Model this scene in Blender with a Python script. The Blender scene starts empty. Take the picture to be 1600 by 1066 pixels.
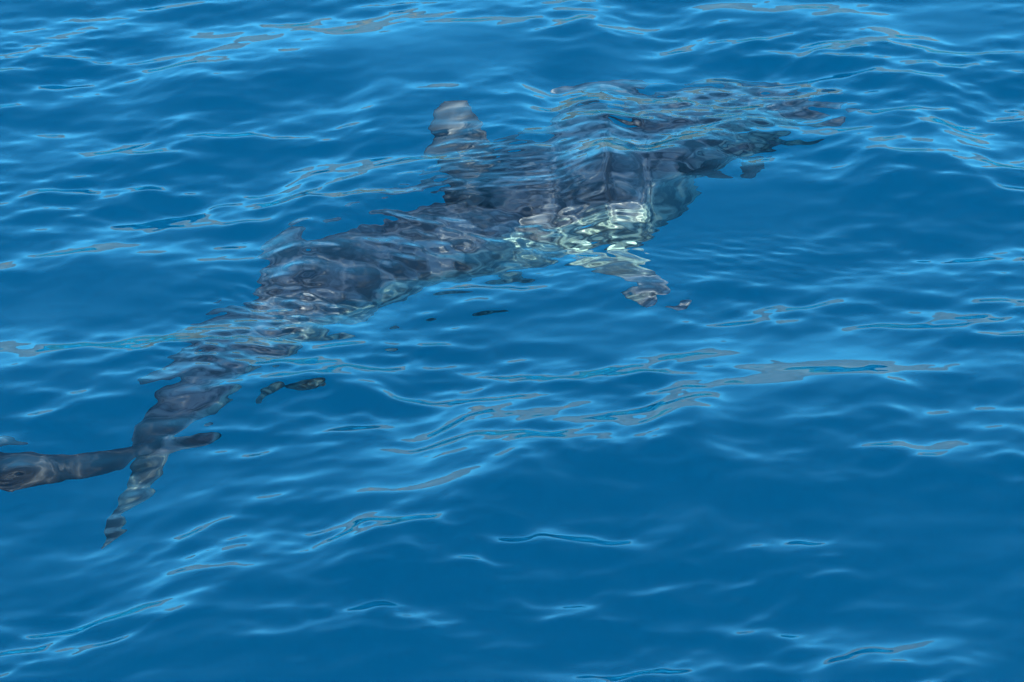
import bpy, bmesh, math, random
import numpy as np
from mathutils import Vector, Matrix

# ------------------------------------------------------------------ camera
scene = bpy.context.scene
W, H = 1600.0, 1066.0                       # pixel frame of the photograph
PITCH = math.radians(23.5)
DIST = 12.5
HFOV = 2 * math.atan(1.42 / DIST)
CAM = Vector((0.0, -DIST * math.cos(PITCH), DIST * math.sin(PITCH)))
cd = bpy.data.cameras.new('camera')
cam = bpy.data.objects.new('camera', cd)
scene.collection.objects.link(cam)
cam.location = CAM
cam.rotation_euler = (math.pi / 2 - PITCH, 0, 0)
cd.sensor_fit = 'HORIZONTAL'
cd.angle = HFOV
cd.clip_start = 0.1
cd.clip_end = 20000
scene.camera = cam

# ------------------------------------------------------------------ sky and sun
SUN_EL, SUN_AZ = math.radians(46), math.radians(155)   # azimuth clockwise from +Y
world = bpy.data.worlds.new('World')
scene.world = world
world.use_nodes = True
wn = world.node_tree.nodes
wl = world.node_tree.links
sky = wn.new('ShaderNodeTexSky')
sky.sky_type = 'NISHITA'
sky.sun_disc = False
sky.sun_elevation = SUN_EL
sky.sun_rotation = SUN_AZ
sky.altitude = 0
sky.air_density = 0.58
sky.dust_density = 0.0
sky.ozone_density = 2.2
wn['Background'].inputs['Strength'].default_value = 0.15
wl.new(sky.outputs['Color'], wn['Background'].inputs['Color'])

sl = bpy.data.lights.new('sun', 'SUN')
sl.energy = 5.0
sl.angle = math.radians(0.5)
sl.color = (1.0, 0.95, 0.86)
sun = bpy.data.objects.new('sun', sl)
scene.collection.objects.link(sun)
sdir = Vector((math.sin(SUN_AZ) * math.cos(SUN_EL), math.cos(SUN_AZ) * math.cos(SUN_EL), math.sin(SUN_EL)))
sun.rotation_euler = sdir.to_track_quat('Z', 'Y').to_euler()
sun.location = sdir * 30
sl.cycles.is_caustics_light = True

scene.view_settings.view_transform = 'Standard'
scene.view_settings.look = 'None'
scene.view_settings.exposure = 1.64
scene.view_settings.gamma = 1.0
scene.view_settings.use_curve_mapping = False
cy = scene.cycles
cy.use_denoising = True
cy.max_bounces = 12
cy.transmission_bounces = 8
cy.glossy_bounces = 4
cy.diffuse_bounces = 2
cy.volume_bounces = 4
cy.caustics_refractive = True
cy.caustics_reflective = True
cy.sample_clamp_indirect = 4.0
cy.blur_glossy = 0.0

# ------------------------------------------------------------------ helpers
IOR = 1.33
FWD = Vector((0, math.cos(PITCH), -math.sin(PITCH)))
UPV = Vector((0, math.sin(PITCH), math.cos(PITCH)))
TX = math.tan(HFOV / 2)


def pray(x, y):
    u = (x - W / 2) / (W / 2) * TX
    v = -(y - H / 2) / (W / 2) * TX
    return (FWD + Vector((u, 0, 0)) + UPV * v).normalized()


def surf(x, y):
    """the point of the mean water level behind a pixel of the photograph"""
    d = pray(x, y)
    return CAM + d * (-CAM.z / d.z)


def under(x, y, z):
    """a point at depth z seen through level water"""
    d = pray(x, y)
    p = CAM + d * (-CAM.z / d.z)
    e = 1 / IOR
    c = -d.z
    k = 1 - e * e * (1 - c * c)
    t = d * e + Vector((0, 0, 1)) * (e * c - math.sqrt(k))
    return p + t * (z / t.z)


def mesh_obj(name, me, mat=None, parent=None, **props):
    o = bpy.data.objects.new(name, me)
    scene.collection.objects.link(o)
    if mat:
        me.materials.append(mat)
    if parent:
        o.parent = parent
    for k, v in props.items():
        o[k] = v
    return o


def new_mat(name):
    m = bpy.data.materials.new(name)
    m.use_nodes = True
    nt = m.node_tree
    nt.nodes.clear()
    out = nt.nodes.new('ShaderNodeOutputMaterial')
    return m, nt, out


def ramp(nt, stops, interp='LINEAR'):
    r = nt.nodes.new('ShaderNodeValToRGB')
    r.color_ramp.interpolation = interp
    els = r.color_ramp.elements
    while len(els) > 1:
        els.remove(els[-1])
    els[0].position, els[0].color = stops[0][0], stops[0][1]
    for p, c in stops[1:]:
        e = els.new(p)
        e.color = c
    return r


# ------------------------------------------------------------------ water surface
def axis(lo, hi, step, far, grow):
    """coordinates dense between lo and hi, spreading out to +-far"""
    mid = list(np.arange(lo, hi + step / 2, step))
    up, s, x = [], step, mid[-1]
    while x < far:
        s *= grow
        x += s
        up.append(x)
    dn, s, x = [], step, mid[0]
    while x > -far:
        s *= grow
        x -= s
        dn.append(x)
    return np.array(dn[::-1] + mid + up)


XS = axis(-2.0, 2.0, 0.0058, 6000, 1.12)
YS = axis(-2.3, 3.3, 0.0065, 6000, 1.12)
GX, GY = np.meshgrid(XS, YS)
SP = np.maximum(np.gradient(XS)[None, :], np.gradient(YS)[:, None])   # local spacing


def spot(x, y, px, py, rx, ry):
    """soft spot on the water, centre and radii in photograph pixels"""
    c = surf(px, py)
    a = abs(surf(px + rx, py).x - c.x)
    b = abs(surf(px, py - ry).y - c.y)
    return np.exp(-((x - c.x) / a) ** 2 - ((y - c.y) / b) ** 2)


def ridge(x, y, line, h, front, back, fade=0.5):
    """a low swell whose crest follows a line of pixels; steeper on the camera side"""
    P = [surf(*p) for p in line]
    xs = [p.x for p in P]
    yc = np.interp(x, xs, [p.y for p in P])
    d = yc - y
    win = np.clip((x - xs[0]) / fade + 1, 0, 1) * np.clip((xs[-1] - x) / fade + 1, 0, 1)
    win = win * win * (3 - 2 * win)
    return h * win * np.exp(-(d / np.where(d > 0, front, back)) ** 2)


def wave_field(x, y, spc):
    rng = np.random.RandomState(11)
    z = np.zeros_like(x)
    dx = np.zeros_like(x)
    dy = np.zeros_like(x)

    def add(lam, amp, ang, ph, mod=None, chop=0.4):
        nonlocal z, dx, dy
        k = 2 * math.pi / lam
        kx, ky = k * math.cos(ang), k * math.sin(ang)
        att = np.clip((lam / np.maximum(spc, 1e-4) - 3) / 2, 0, 1)
        a = amp * att
        if mod is not None:
            a = a * mod
        w = kx * x + ky * y + ph
        z += a * np.cos(w)
        s = a * np.sin(w) * chop
        dx -= s * math.cos(ang)
        dy -= s * math.sin(ang)

    # patchiness of the small ripples
    mod = np.ones_like(x)
    for lam, ang in ((1.9, 0.4), (1.4, 2.0), (1.0, 1.2), (0.7, 2.7), (2.4, 1.6), (0.55, 1.4)):
        mod += 0.22 * np.cos(2 * math.pi / lam * (x * math.cos(ang) + y * math.sin(ang)) + rng.uniform(0, 6.28))
    for px, py, rx, ry, k in ((1350, 820, 280, 70, -0.45), (600, 980, 1100, 120, 0.8), (300, 660, 500, 120, 0.35), (1350, 560, 350, 100, 0.3), (1130, 350, 170, 60, -0.6), (500, 110, 330, 70, -0.35),
                              (1450, 130, 300, 130, 0.5), (960, 650, 260, 60, 0.35), (170, 780, 200, 90, -0.65), (715, 215, 90, 70, -0.6), (1150, 290, 130, 50, -0.4), (900, 685, 170, 28, -0.45), (1230, 635, 140, 24, -0.45), (700, 815, 110, 28, -0.45), (1440, 248, 90, 20, -0.4)):
        mod *= 1 + k * spot(x, y, px, py, rx, ry)
    mod = np.clip(mod, 0.2, 1.8)
    # wind blows roughly away from the camera, towards the upper left
    wind = math.radians(108)
    for lam0, n, slope, spread in ((1.9, 4, 0.024, 0.35), (0.9, 8, 0.030, 0.45), (0.45, 16, 0.036, 0.50), (0.27, 30, 0.050, 0.58),
                                   (0.15, 34, 0.053, 0.62), (0.085, 30, 0.033, 0.75), (0.045, 26, 0.011, 0.9)):
        for i in range(n):
            lam = lam0 * math.exp(rng.uniform(-0.36, 0.36))
            ang = wind + rng.normal(0, spread)
            amp = slope / math.sqrt(n) * lam / (2 * math.pi) * 1.41
            add(lam, amp, ang, rng.uniform(0, 6.28), mod if lam0 < 1 else None)
    # patches of fine capillary ripples
    for px, py, rx, ry, ang, k in ((900, 385, 130, 45, 1.5, .10), (1180, 410, 190, 35, 1.25, .07), (430, 480, 110, 40, 1.6, .12),
                                   (60, 90, 150, 40, 1.5, .05), (660, 370, 150, 60, 1.2, .10), (1080, 190, 170, 60, 1.7, .09), (780, 290, 140, 60, 1.9, .09), (330, 570, 110, 60, 1.5, .10), (1540, 270, 80, 30, 1.9, .06)):
        m = spot(x, y, px, py, rx, ry)
        for q in range(9):
            lam = rng.uniform(0.034, 0.085)
            add(lam, 0.8 * k / 3 * lam / 6.28 * 1.41, ang + rng.normal(0, 0.6), rng.uniform(0, 6.28), m, 0.3)
    # the larger swells
    z += ridge(x, y, [(380, 930), (560, 885), (850, 775), (1000, 738), (1250, 715), (1620, 690)], 0.070, 0.75, 0.75)
    z += ridge(x, y, [(960, 305), (1130, 285), (1300, 268), (1450, 245)], 0.042, 0.45, 0.75, 0.2)
    z += ridge(x, y, [(330, 140), (440, 112), (600, 84), (760, 66), (900, 60)], 0.045, 0.35, 0.4, 0.3)
    z += ridge(x, y, [(-50, 610), (150, 590), (350, 600), (520, 640)], 0.045, 0.50, 0.35, 0.3)
    z += ridge(x, y, [(480, 400), (600, 345), (740, 315), (860, 300), (940, 290)], 0.044, 0.40, 0.65, 0.15)
    z += ridge(x, y, [(600, 158), (700, 150), (800, 150)], 0.036, 0.50, 0.28, 0.15)
    # small tilted backs that catch the shore
    for line, h in (([(740, 712), (900, 702), (1060, 706)], 0.034), ([(1090, 668), (1230, 655), (1360, 645)], 0.032), ([(590, 872), (700, 838), (800, 802)], 0.034),
                    ([(1370, 268), (1520, 258)], 0.028), ([(1300, 112), (1480, 126)], 0.024), ([(140, 430), (350, 444)], 0.024),
                    ([(1130, 34), (1340, 46)], 0.024), ([(1320, 1080), (1480, 1075)], 0.028)):
        z += ridge(x, y, line, h, 0.34, 0.20, 0.18)
    # far swell, only seen in reflections and from aside
    for lam, amp, ang in ((14, 0.10, 1.9), (23, 0.16, 1.6)):
        far = np.clip((np.hypot(x, y) - 4) / 20, 0, 1)
        add(lam, amp, ang, 0.5, far)
    return z, dx, dy


Z, DX, DY = wave_field(GX, GY, SP)


def grid_mesh(name, X, Y, Zz):
    ny, nx = X.shape
    co = np.stack([X, Y, Zz], -1).reshape(-1, 3).astype(np.float32)
    idx = np.arange(ny * nx, dtype=np.int32).reshape(ny, nx)
    q = np.stack([idx[:-1, :-1], idx[:-1, 1:], idx[1:, 1:], idx[1:, :-1]], -1).reshape(-1, 4)
    me = bpy.data.meshes.new(name)
    me.vertices.add(len(co))
    me.vertices.foreach_set('co', co.ravel())
    me.loops.add(q.size)
    me.loops.foreach_set('vertex_index', q.ravel())
    me.polygons.add(len(q))
    me.polygons.foreach_set('loop_start', np.arange(0, q.size, 4, dtype=np.int32))
    me.update()
    me.shade_smooth()
    return me


m_water, nt, out = new_mat('sea_water')
fr = nt.nodes.new('ShaderNodeFresnel'); fr.inputs['IOR'].default_value = IOR
rf = nt.nodes.new('ShaderNodeBsdfRefraction'); rf.inputs['IOR'].default_value = IOR; rf.inputs['Roughness'].default_value = 0.0
gl = nt.nodes.new('ShaderNodeBsdfGlossy'); gl.inputs['Roughness'].default_value = 0.0
rf.inputs['Color'].default_value = (0.86, 0.97, 1.0, 1); gl.inputs['Color'].default_value = (0.25, 0.92, 0.97, 1)
mx = nt.nodes.new('ShaderNodeMixShader')
nt.links.new(fr.outputs[0], mx.inputs[0]); nt.links.new(rf.outputs[0], mx.inputs[1]); nt.links.new(gl.outputs[0], mx.inputs[2])
nt.links.new(mx.outputs[0], out.inputs['Surface'])
water = mesh_obj('water', grid_mesh('water', GX + DX, GY + DY, Z), m_water, kind='structure')
water.cycles.is_caustics_caster = True

# ------------------------------------------------------------------ shark
TL = 4.1
SP_PX = [  # spine, snout to tail root, in photograph pixels with depth below the surface
    (1322, 203, -0.78), (1230, 183, -0.82), (1120, 185, -0.87), (1010, 225, -0.91), (900, 295, -0.93), (790, 345, -0.94),
    (680, 375, -0.93), (570, 415, -0.91), (470, 467, -0.88), (390, 530, -0.86), (320, 605, -0.85), (262, 690, -0.84)]
ctrl = [under(*p) for p in SP_PX]


def catmull(P, n):
    P = [P[0] * 2 - P[1]] + P + [P[-1] * 2 - P[-2]]
    o = []
    for i in range(1, len(P) - 2):
        for k in range(n):
            t = k / n
            a, b, c, d = P[i - 1], P[i], P[i + 1], P[i + 2]
            o.append(0.5 * ((2 * b) + (c - a) * t + (2 * a - 5 * b + 4 * c - d) * t * t + (3 * b - a - 3 * c + d) * t ** 3))
    o.append(P[-2])
    return o


pts = catmull(ctrl, 12)
for _ in range(20):
    pts = [pts[0]] + [(pts[i - 1] + pts[i] * 2 + pts[i + 1]) / 4 for i in range(1, len(pts) - 1)] + [pts[-1]]
acc = [0]
for i in range(1, len(pts)):
    acc.append(acc[-1] + (pts[i] - pts[i - 1]).length)
SPINE_L = acc[-1]
TL = SPINE_L / 0.86


def spine(s):
    """position on the spine at arc length s from the snout"""
    s = max(0, min(SPINE_L - 1e-6, s))
    i = max(k for k in range(len(acc) - 1) if acc[k] <= s)
    t = (s - acc[i]) / (acc[i + 1] - acc[i])
    return pts[i].lerp(pts[i + 1], t)


ROLL = math.radians(26)


def frame(t):
    """origin, back, up and right directions at t (0 snout, 1 tail tip)"""
    s = t * TL
    a, b = spine(max(0, s - 0.06)), spine(min(SPINE_L, s + 0.06))
    back = (b - a).normalized()
    right = back.cross(Vector((0, 0, -1))).normalized()
    right = -right if right.dot(Vector((1, -1, 0))) < 0 else right
    up = right.cross(back)
    up = up if up.z > 0 else -up
    q = Matrix.Rotation(ROLL, 3, back)
    return spine(s), back, q @ up, q @ right


PROF = [(0.0, .004, .004, .004), (.012, .014, .012, .016), (.03, .024, .022, .028), (.06, .036, .034, .042), (.10, .047, .045, .053),
        (.16, .060, .061, .064), (.24, .071, .077, .071), (.32, .075, .084, .073), (.40, .070, .079, .067), (.50, .057, .065, .055),
        (.60, .045, .050, .045), (.70, .035, .038, .037), (.77, .027, .029, .031), (.82, .021, .021, .028), (.86, .019, .019, .022)]


def prof(t):
    for a, b in zip(PROF, PROF[1:]):
        if a[0] <= t <= b[0]:
            k = (t - a[0]) / (b[0] - a[0])
            return [a[i] + (b[i] - a[i]) * k for i in (1, 2, 3)]
    return PROF[-1][1:]


bm = bmesh.new()


def loft(rings):
    vs = [[bm.verts.new(p) for p in r] for r in rings]
    n = len(vs[0])
    for a, b in zip(vs, vs[1:]):
        for i in range(n):
            bm.faces.new((a[i], a[(i + 1) % n], b[(i + 1) % n], b[i]))
    bm.faces.new(vs[0][::-1])
    bm.faces.new(vs[-1])


rings = []
NS = 56
for k in range(NS + 1):
    t = 0.86 * (k / NS) ** 1.15
    o, bk, up, rt = frame(t)
    hu, hd, w = [v * TL for v in prof(t)]
    ring = []
    for j in range(28):
        a = 2 * math.pi * j / 28
        c, s_ = math.cos(a), math.sin(a)
        yy = (hu if s_ > 0 else hd) * math.copysign(abs(s_) ** 0.92, s_)
        xx = w * math.copysign(abs(c) ** 0.92, c)
        ring.append(o + rt * xx + up * yy)
    rings.append(ring)
loft(rings)


def fin(P, secs):
    """secs: (leading edge point, trailing edge point, half thickness in body lengths); P turns a point into place"""
    rr = []
    for i, (le, te, th) in enumerate(secs):
        A, B = P(le), P(te)
        if i + 1 < len(secs):
            span = (P(secs[i + 1][0]) + P(secs[i + 1][1]) - A - B) * 0.5
        nrm = (B - A).cross(span).normalized()
        r = []
        for j in range(16):
            a = 2 * math.pi * j / 16
            u = 0.5 - 0.5 * math.cos(a)
            h = math.sin(a) * th * TL * (1.15 - 0.55 * u)
            r.append(A.lerp(B, u) + nrm * h)
        rr.append(r)
    loft(rr)


def body_at(t0):
    o, bk, up, rt = frame(t0)
    return lambda v: o + (bk * v[0] + up * v[1] + rt * v[2]) * TL


def through(v):
    return under(*v)


# first dorsal
fin(through, [((800, 312, -.80), (688, 332, -.80), .013), ((788, 272, -.56), (690, 292, -.56), .011), ((772, 235, -.43), (682, 250, -.43), .010),
              ((754, 203, -.31), (675, 213, -.31), .008), ((742, 180, -.22), (676, 184, -.22), .006), ((730, 166, -.18), (690, 168, -.18), .004)])
# second dorsal and anal fin
fin(body_at(.70), [((0, .030, 0), (.03, .028, 0), .006), ((.014, .058, 0), (.034, .056, 0), .005)])
fin(body_at(.71), [((0, -.028, 0), (.03, -.026, 0), .006), ((.014, -.038, 0), (.028, -.037, 0), .005)])
# right pectoral, held out sideways and lowered
fin(through, [((950, 350, -.96), (850, 378, -.96), .013), ((968, 388, -1.0), (895, 402, -1.0), .011), ((1000, 418, -1.03), (945, 430, -1.03), .009),
              ((1030, 445, -1.06), (985, 460, -1.06), .007), ((1048, 478, -1.09), (1020, 490, -1.09), .005)])
# left pectoral, swept back
fin(through, [((1040, 165, -.86), (985, 200, -.88), .013), ((985, 132, -.82), (950, 172, -.84), .011), ((925, 130, -.80), (905, 160, -.80), .009),
              ((870, 138, -.78), (860, 157, -.78), .007), ((825, 147, -.76), (822, 156, -.76), .005)])
for s in (1, -1):
    # pelvics
    fin(body_at(.55), [((0, -.055, s * .022), (.06, -.050, s * .020), .007), ((.020, -.062, s * .036), (.058, -.060, s * .032), .005)])
# tail lobes
fin(through, [((272, 672, -.84), (250, 706, -.85), .012), ((225, 686, -.78), (215, 728, -.80), .011), ((150, 694, -.70), (140, 738, -.72), .010),
              ((70, 702, -.62), (62, 740, -.63), .009), ((10, 702, -.56), (20, 758, -.57), .008), ((-45, 704, -.50), (-25, 738, -.51), .006)])
fin(through, [((285, 672, -.85), (240, 700, -.85), .012), ((282, 722, -.92), (226, 744, -.92), .012), ((272, 772, -1.0), (208, 787, -1.0), .011),
              ((245, 815, -1.07), (205, 822, -1.07), .008), ((222, 850, -1.12), (202, 853, -1.12), .006), ((213, 872, -1.15), (207, 874, -1.15), .005)])
bmesh.ops.recalc_face_normals(bm, faces=bm.faces)
me = bpy.data.meshes.new('shark_raw')
bm.to_mesh(me)
bm.free()
tmp = bpy.data.objects.new('tmp', me)
scene.collection.objects.link(tmp)
md = tmp.modifiers.new('r', 'REMESH'); md.mode = 'VOXEL'; md.voxel_size = 0.013
sm = tmp.modifiers.new('s', 'SMOOTH'); sm.factor = 0.5; sm.iterations = 3
dg = bpy.context.evaluated_depsgraph_get()
sme = bpy.data.meshes.new_from_object(tmp.evaluated_get(dg))
bpy.data.objects.remove(tmp); bpy.data.meshes.remove(me)
sme.name = 'shark'
sme.shade_smooth()
# paint map: 1 = slate back, 0 = pale belly; second map: black pectoral tips, plus shade painted on upper tail lobe and dorsal
n = len(sme.vertices)
vc = np.empty(n * 3); sme.vertices.foreach_get('co', vc); vc = vc.reshape(-1, 3)
vn = np.empty(n * 3); sme.vertices.foreach_get('normal', vn); vn = vn.reshape(-1, 3)
TT = np.linspace(0, .86, 260)
FR = [frame(t) for t in TT]
FO = np.array([f[0] for f in FR]); FU = np.array([f[2] for f in FR]); FRt = np.array([f[3] for f in FR])
PR = np.array([prof(t) for t in TT]) * TL
near = np.empty(n, dtype=int)
for i in range(0, n, 20000):
    near[i:i + 20000] = ((vc[i:i + 20000, None, :] - FO[None]) ** 2).sum(-1).argmin(1)
rel = vc - FO[near]
uu = (rel * FU[near]).sum(1); ss = (rel * FRt[near]).sum(1)
nu = (vn * FU[near]).sum(1)
back_map = uu / np.maximum(PR[near, 1], 0.03)
back_map = back_map - 0.18 * np.clip(1 - np.abs(TT[near] - .42) / .2, 0, 1)
lat = np.abs(ss) / np.maximum(PR[near, 2], 0.03)
pw = np.clip((lat - 1.15) / 0.5, 0, 1) * (TT[near] < .62)
back_map = back_map * (1 - pw) + pw * (nu * 0.10 + np.where(ss > 0, 0.16, 0.45))
tw = np.clip((TT[near] - .81) / .045, 0, 1)
back_map = back_map * (1 - tw) + tw * np.clip(0.12 + 1.6 * (vc[:, 2] - FO[-1, 2]) / (.05 * TL), -.1, 1)
tip = np.where(TT[near] < .5, np.clip((np.abs(ss) / TL - .185) / .03, 0, 1), 0)
tip = tip * (1 - tw) + tw * np.clip((vc[:, 2] - FO[-1, 2]) / (.02 * TL), 0, .97)  # upper tail lobe painted near black, as if shaded from the caustics
dors = (TT[near] > .2) & (TT[near] < .6) & (np.abs(ss) < .06 * TL)
tip = np.where(dors, np.clip((uu / PR[near, 0] - 1.15) / .4, 0, .9), tip)  # dark dorsal tip, deepened in colour to tone down bright caustics
for nm, arr in (('back_map', back_map), ('tip_shade_map', tip)):
    at = sme.attributes.new(nm, 'FLOAT', 'POINT')
    at.data.foreach_set('value', arr.astype(np.float32))

m_shark, nt, out = new_mat('shark_skin')
bs = nt.nodes.new('ShaderNodeBsdfPrincipled')
at1 = nt.nodes.new('ShaderNodeAttribute'); at1.attribute_name = 'back_map'
at2 = nt.nodes.new('ShaderNodeAttribute'); at2.attribute_name = 'tip_shade_map'
tc = nt.nodes.new('ShaderNodeTexCoord')
nz = nt.nodes.new('ShaderNodeTexNoise'); nz.inputs['Scale'].default_value = 5.0; nz.inputs['Detail'].default_value = 6
nt.links.new(tc.outputs['Object'], nz.inputs['Vector'])
ad = nt.nodes.new('ShaderNodeMath'); ad.operation = 'MULTIPLY_ADD'
nt.links.new(nz.outputs['Fac'], ad.inputs[0]); ad.inputs[1].default_value = 0.9
nt.links.new(at1.outputs['Fac'], ad.inputs[2])
rp = ramp(nt, [(0.26, (0.17, 0.225, 0.175, 1)), (0.42, (0.20, 0.225, 0.185, 1)), (0.60, (0.185, 0.170, 0.155, 1)), (1.0, (0.14, 0.125, 0.115, 1))])
nt.links.new(ad.outputs[0], rp.inputs[0])
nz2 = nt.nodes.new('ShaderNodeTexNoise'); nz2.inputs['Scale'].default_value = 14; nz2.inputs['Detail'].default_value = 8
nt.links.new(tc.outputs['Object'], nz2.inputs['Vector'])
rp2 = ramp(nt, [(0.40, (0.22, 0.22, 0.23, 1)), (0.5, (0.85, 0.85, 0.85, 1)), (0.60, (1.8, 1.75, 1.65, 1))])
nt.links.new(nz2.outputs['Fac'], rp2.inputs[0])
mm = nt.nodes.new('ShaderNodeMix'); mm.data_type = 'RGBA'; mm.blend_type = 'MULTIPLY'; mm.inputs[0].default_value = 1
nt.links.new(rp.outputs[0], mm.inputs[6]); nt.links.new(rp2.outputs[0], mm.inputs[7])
m2 = nt.nodes.new('ShaderNodeMix'); m2.data_type = 'RGBA'
nt.links.new(at2.outputs['Fac'], m2.inputs[0]); nt.links.new(mm.outputs[2], m2.inputs[6]); m2.inputs[7].default_value = (0.02, 0.02, 0.022, 1)
nt.links.new(m2.outputs[2], bs.inputs['Base Color'])
bs.inputs['Roughness'].default_value = 0.6
nt.links.new(bs.outputs[0], out.inputs['Surface'])
shark = mesh_obj('shark', sme, m_shark, label='large slate grey shark with pale belly swimming just below the surface', category='shark')
shark.cycles.is_caustics_receiver = True



def plain(name, col, rough=0.6):
    m, nt, out = new_mat(name)
    bs = nt.nodes.new('ShaderNodeBsdfPrincipled'); bs.inputs['Roughness'].default_value = rough
    tc = nt.nodes.new('ShaderNodeTexCoord')
    nz = nt.nodes.new('ShaderNodeTexNoise'); nz.inputs['Scale'].default_value = 18; nz.inputs['Detail'].default_value = 6
    nt.links.new(tc.outputs['Object'], nz.inputs['Vector'])
    rp = ramp(nt, [(0.35, tuple(c * 0.5 for c in col) + (1,)), (0.65, tuple(min(1, c * 1.6) for c in col) + (1,))])
    nt.links.new(nz.outputs['Fac'], rp.inputs[0]); nt.links.new(rp.outputs[0], bs.inputs['Base Color'])
    nt.links.new(bs.outputs[0], out.inputs['Surface'])
    return m


def tube(P, R, flat=1.0, n=10, jit=0.0, seed=0):
    """closed lofted tube along the points P with radii R"""
    rnd = random.Random(seed)
    b = bmesh.new()
    rows = []
    for i, (p, r) in enumerate(zip(P, R)):
        d = (P[min(i + 1, len(P) - 1)] - P[max(i - 1, 0)]).normalized()
        a = d.cross(Vector((0, 0, 1))).normalized()
        c = a.cross(d)
        rows.append([b.verts.new(p + (a * math.cos(2 * math.pi * k / n) + c * math.sin(2 * math.pi * k / n) * flat) * r * (1 + rnd.uniform(-jit, jit)))
                     for k in range(n)])
    for u, v in zip(rows, rows[1:]):
        for k in range(n):
            b.faces.new((u[k], u[(k + 1) % n], v[(k + 1) % n], v[k]))
    b.faces.new(rows[0][::-1]); b.faces.new(rows[-1])
    bmesh.ops.recalc_face_normals(b, faces=b.faces)
    m = bpy.data.meshes.new('tube')
    b.to_mesh(m); b.free(); m.shade_smooth()
    return m


# eyes, gill slits and mouth of the shark
m_eye = plain('eye_black', (0.012, 0.012, 0.014), 0.15)
m_slit = plain('gill_dark', (0.06, 0.06, 0.062), 0.8)


def skin_point(t, ang, off=0.0):
    o, bk, up, rt = frame(t)
    hu, hd, w = [v * TL for v in prof(t)]
    c, s_ = math.cos(ang), math.sin(ang)
    return o + rt * (w + off) * math.copysign(abs(c) ** .92, c) + up * ((hu if s_ > 0 else hd) + off) * math.copysign(abs(s_) ** .92, s_)


for side in (0, 1):
    def sg(a): return a if side == 0 else math.pi - a
    b = bmesh.new()
    bmesh.ops.create_uvsphere(b, u_segments=16, v_segments=10, radius=0.017)
    c = skin_point(.055, sg(.25), -0.010)
    for v in b.verts:
        v.co = v.co + c
    m = bpy.data.meshes.new('eye'); b.to_mesh(m); b.free(); m.shade_smooth()
    mesh_obj('eye', m, m_eye, shark)
    for k in range(5):
        t = .172 + .014 * k
        P = [skin_point(t + .004 * math.cos(q * 3), sg(-.6 + .7 * q), 0.001) for q in [i / 8 for i in range(9)]]
        mesh_obj('gill_slit', tube(P, [.002, .003, .003, .003, .003, .003, .003, .003, .002], 1, 6), m_slit, shark)
P = [skin_point(t, a, 0.0) for t, a in ((.088, .0 - .35), (.075, -.55), (.062, -.8), (.052, -1.1), (.048, -1.57), (.052, -2.04), (.062, -2.34), (.075, -2.59), (.088, -2.79))]
mesh_obj('mouth', tube(P, [.004, .008, .010, .010, .010, .010, .010, .008, .004], 1, 6), m_slit, shark)

# dark scraps drifting by the head
m_scrap = plain('scrap_dark', (0.012, 0.010, 0.008), 0.6)


def scrap(name, chains, label):
    """ragged lump: several knobbly strands grown into one mesh"""
    b = bmesh.new()
    for q, (line, rad, fl) in enumerate(chains):
        pp = catmull([under(*p) for p in line], 3)
        rr = np.interp(np.linspace(0, 1, len(pp)), np.linspace(0, 1, len(rad)), rad)
        b.from_mesh(tube(pp, list(rr * 1.4), fl, 12, .42, 5 + q))
    m = bpy.data.meshes.new(name)
    b.to_mesh(m); b.free()
    o = bpy.data.objects.new('tmp', m)
    scene.collection.objects.link(o)
    md = o.modifiers.new('r', 'REMESH'); md.mode = 'VOXEL'; md.voxel_size = 0.004
    m2 = bpy.data.meshes.new_from_object(o.evaluated_get(bpy.context.evaluated_depsgraph_get()))
    bpy.data.objects.remove(o); m2.shade_smooth(); m2.name = name
    return mesh_obj(name, m2, m_scrap, label=label, category='scrap')


scrap('drifting_scrap', [([(1045, 257, -.50), (1062, 262, -.51), (1084, 270, -.52), (1104, 277, -.52), (1126, 284, -.51), (1144, 288, -.50)],
                          [.008, .020, .012, .034, .038, .018, .022, .016, .005], .8),
                         ([(1080, 262, -.52), (1096, 258, -.52), (1112, 262, -.52)], [.008, .018, .006], .5)],
      'long brown-black scrap drifting underwater against the pale throat of the shark')
scrap('drifting_scrap', [([(1140, 262, -.50), (1158, 263, -.50), (1178, 262, -.50), (1200, 265, -.50), (1222, 258, -.49)],
                          [.008, .024, .020, .026, .010, .014, .004], .8),
                         ([(1168, 264, -.50), (1174, 275, -.52), (1166, 287, -.54)], [.022, .026, .012], .8)],
      'small black forked scrap drifting underwater free of the shark, below its snout')

# ------------------------------------------------------------------ far shore, seen only mirrored in the water
rng = np.random.RandomState(4)
xs = np.linspace(-900, 900, 181)
ys = np.linspace(420, 900, 41)
HX, HY = np.meshgrid(xs, ys)
hz = np.zeros_like(HX)
rise = np.clip((HY - 420) / 110, 0, 1) ** 0.7
prof_x = 60 + 10 * np.sin(HX / 120 + 1) + 10 * np.sin(HX / 47 + 2) + 6 * np.sin(HX / 21)
hz = rise * prof_x + rise * 5 * rng.normal(0, 1, HX.shape) - 3
m_rock, nt, out = new_mat('shore_rock')
bs = nt.nodes.new('ShaderNodeBsdfPrincipled'); bs.inputs['Roughness'].default_value = 0.9
tc = nt.nodes.new('ShaderNodeTexCoord')
nz = nt.nodes.new('ShaderNodeTexNoise'); nz.inputs['Scale'].default_value = 0.02; nz.inputs['Detail'].default_value = 8
nt.links.new(tc.outputs['Object'], nz.inputs['Vector'])
rp = ramp(nt, [(0.35, (0.21, 0.11, 0.125, 1)), (0.56, (0.31, 0.155, 0.175, 1)), (0.62, (0.55, 0.16, 0.08, 1))])
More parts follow.
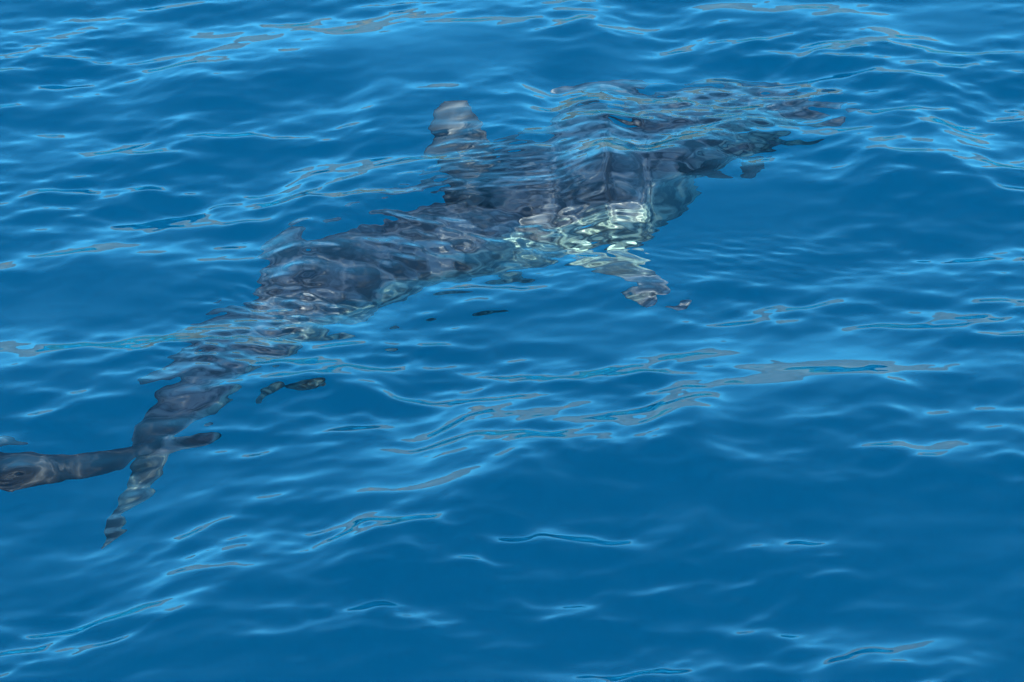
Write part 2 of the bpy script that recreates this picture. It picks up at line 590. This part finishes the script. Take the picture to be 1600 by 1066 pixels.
nt.links.new(nz.outputs['Fac'], rp.inputs[0]); nt.links.new(rp.outputs[0], bs.inputs['Base Color'])
nt.links.new(bs.outputs[0], out.inputs['Surface'])
hills = mesh_obj('hills', grid_mesh('hills', HX, HY, hz), m_rock, kind='structure')

# ------------------------------------------------------------------ sea bed
bx, by = np.meshgrid(np.linspace(-9000, 9000, 61), np.linspace(-9000, 9000, 61))
bz = -16 + 0.4 * np.sin(bx * 1.3) * np.cos(by * 0.9)
m_sand, nt, out = new_mat('sand')
bs = nt.nodes.new('ShaderNodeBsdfPrincipled'); bs.inputs['Roughness'].default_value = 0.9
tc = nt.nodes.new('ShaderNodeTexCoord')
nz = nt.nodes.new('ShaderNodeTexNoise'); nz.inputs['Scale'].default_value = 0.3; nz.inputs['Detail'].default_value = 5
nt.links.new(tc.outputs['Object'], nz.inputs['Vector'])
rp = ramp(nt, [(0.3, (0.30, 0.28, 0.22, 1)), (0.7, (0.42, 0.39, 0.31, 1))])
nt.links.new(nz.outputs['Fac'], rp.inputs[0]); nt.links.new(rp.outputs[0], bs.inputs['Base Color'])
nt.links.new(bs.outputs[0], out.inputs['Surface'])
sea_bed = mesh_obj('sea_bed', grid_mesh('sea_bed', bx, by, bz), m_sand, kind='structure')

# the deep blue water under the clear top layer: scatters the daylight that enters from above
m_deep, nt, out = new_mat('deep_sea_water')
vol = nt.nodes.new('ShaderNodeVolumePrincipled')
vol.inputs['Color'].default_value = (0.002, 0.888, 0.986, 1)
vol.inputs['Absorption Color'].default_value = (0, 0, 0, 1)
vol.inputs['Density'].default_value = 0.45
vol.inputs['Anisotropy'].default_value = 0.0
nt.links.new(vol.outputs[0], out.inputs['Volume'])
bm = bmesh.new()
bmesh.ops.create_cube(bm, size=1)
for v in bm.verts:
    v.co = (v.co.x * 16000, v.co.y * 16000, -2.0 if v.co.z > 0 else -19.0)
me = bpy.data.meshes.new('deep_water')
bm.to_mesh(me); bm.free()
deep_water = mesh_obj('deep_water', me, m_deep, kind='structure')
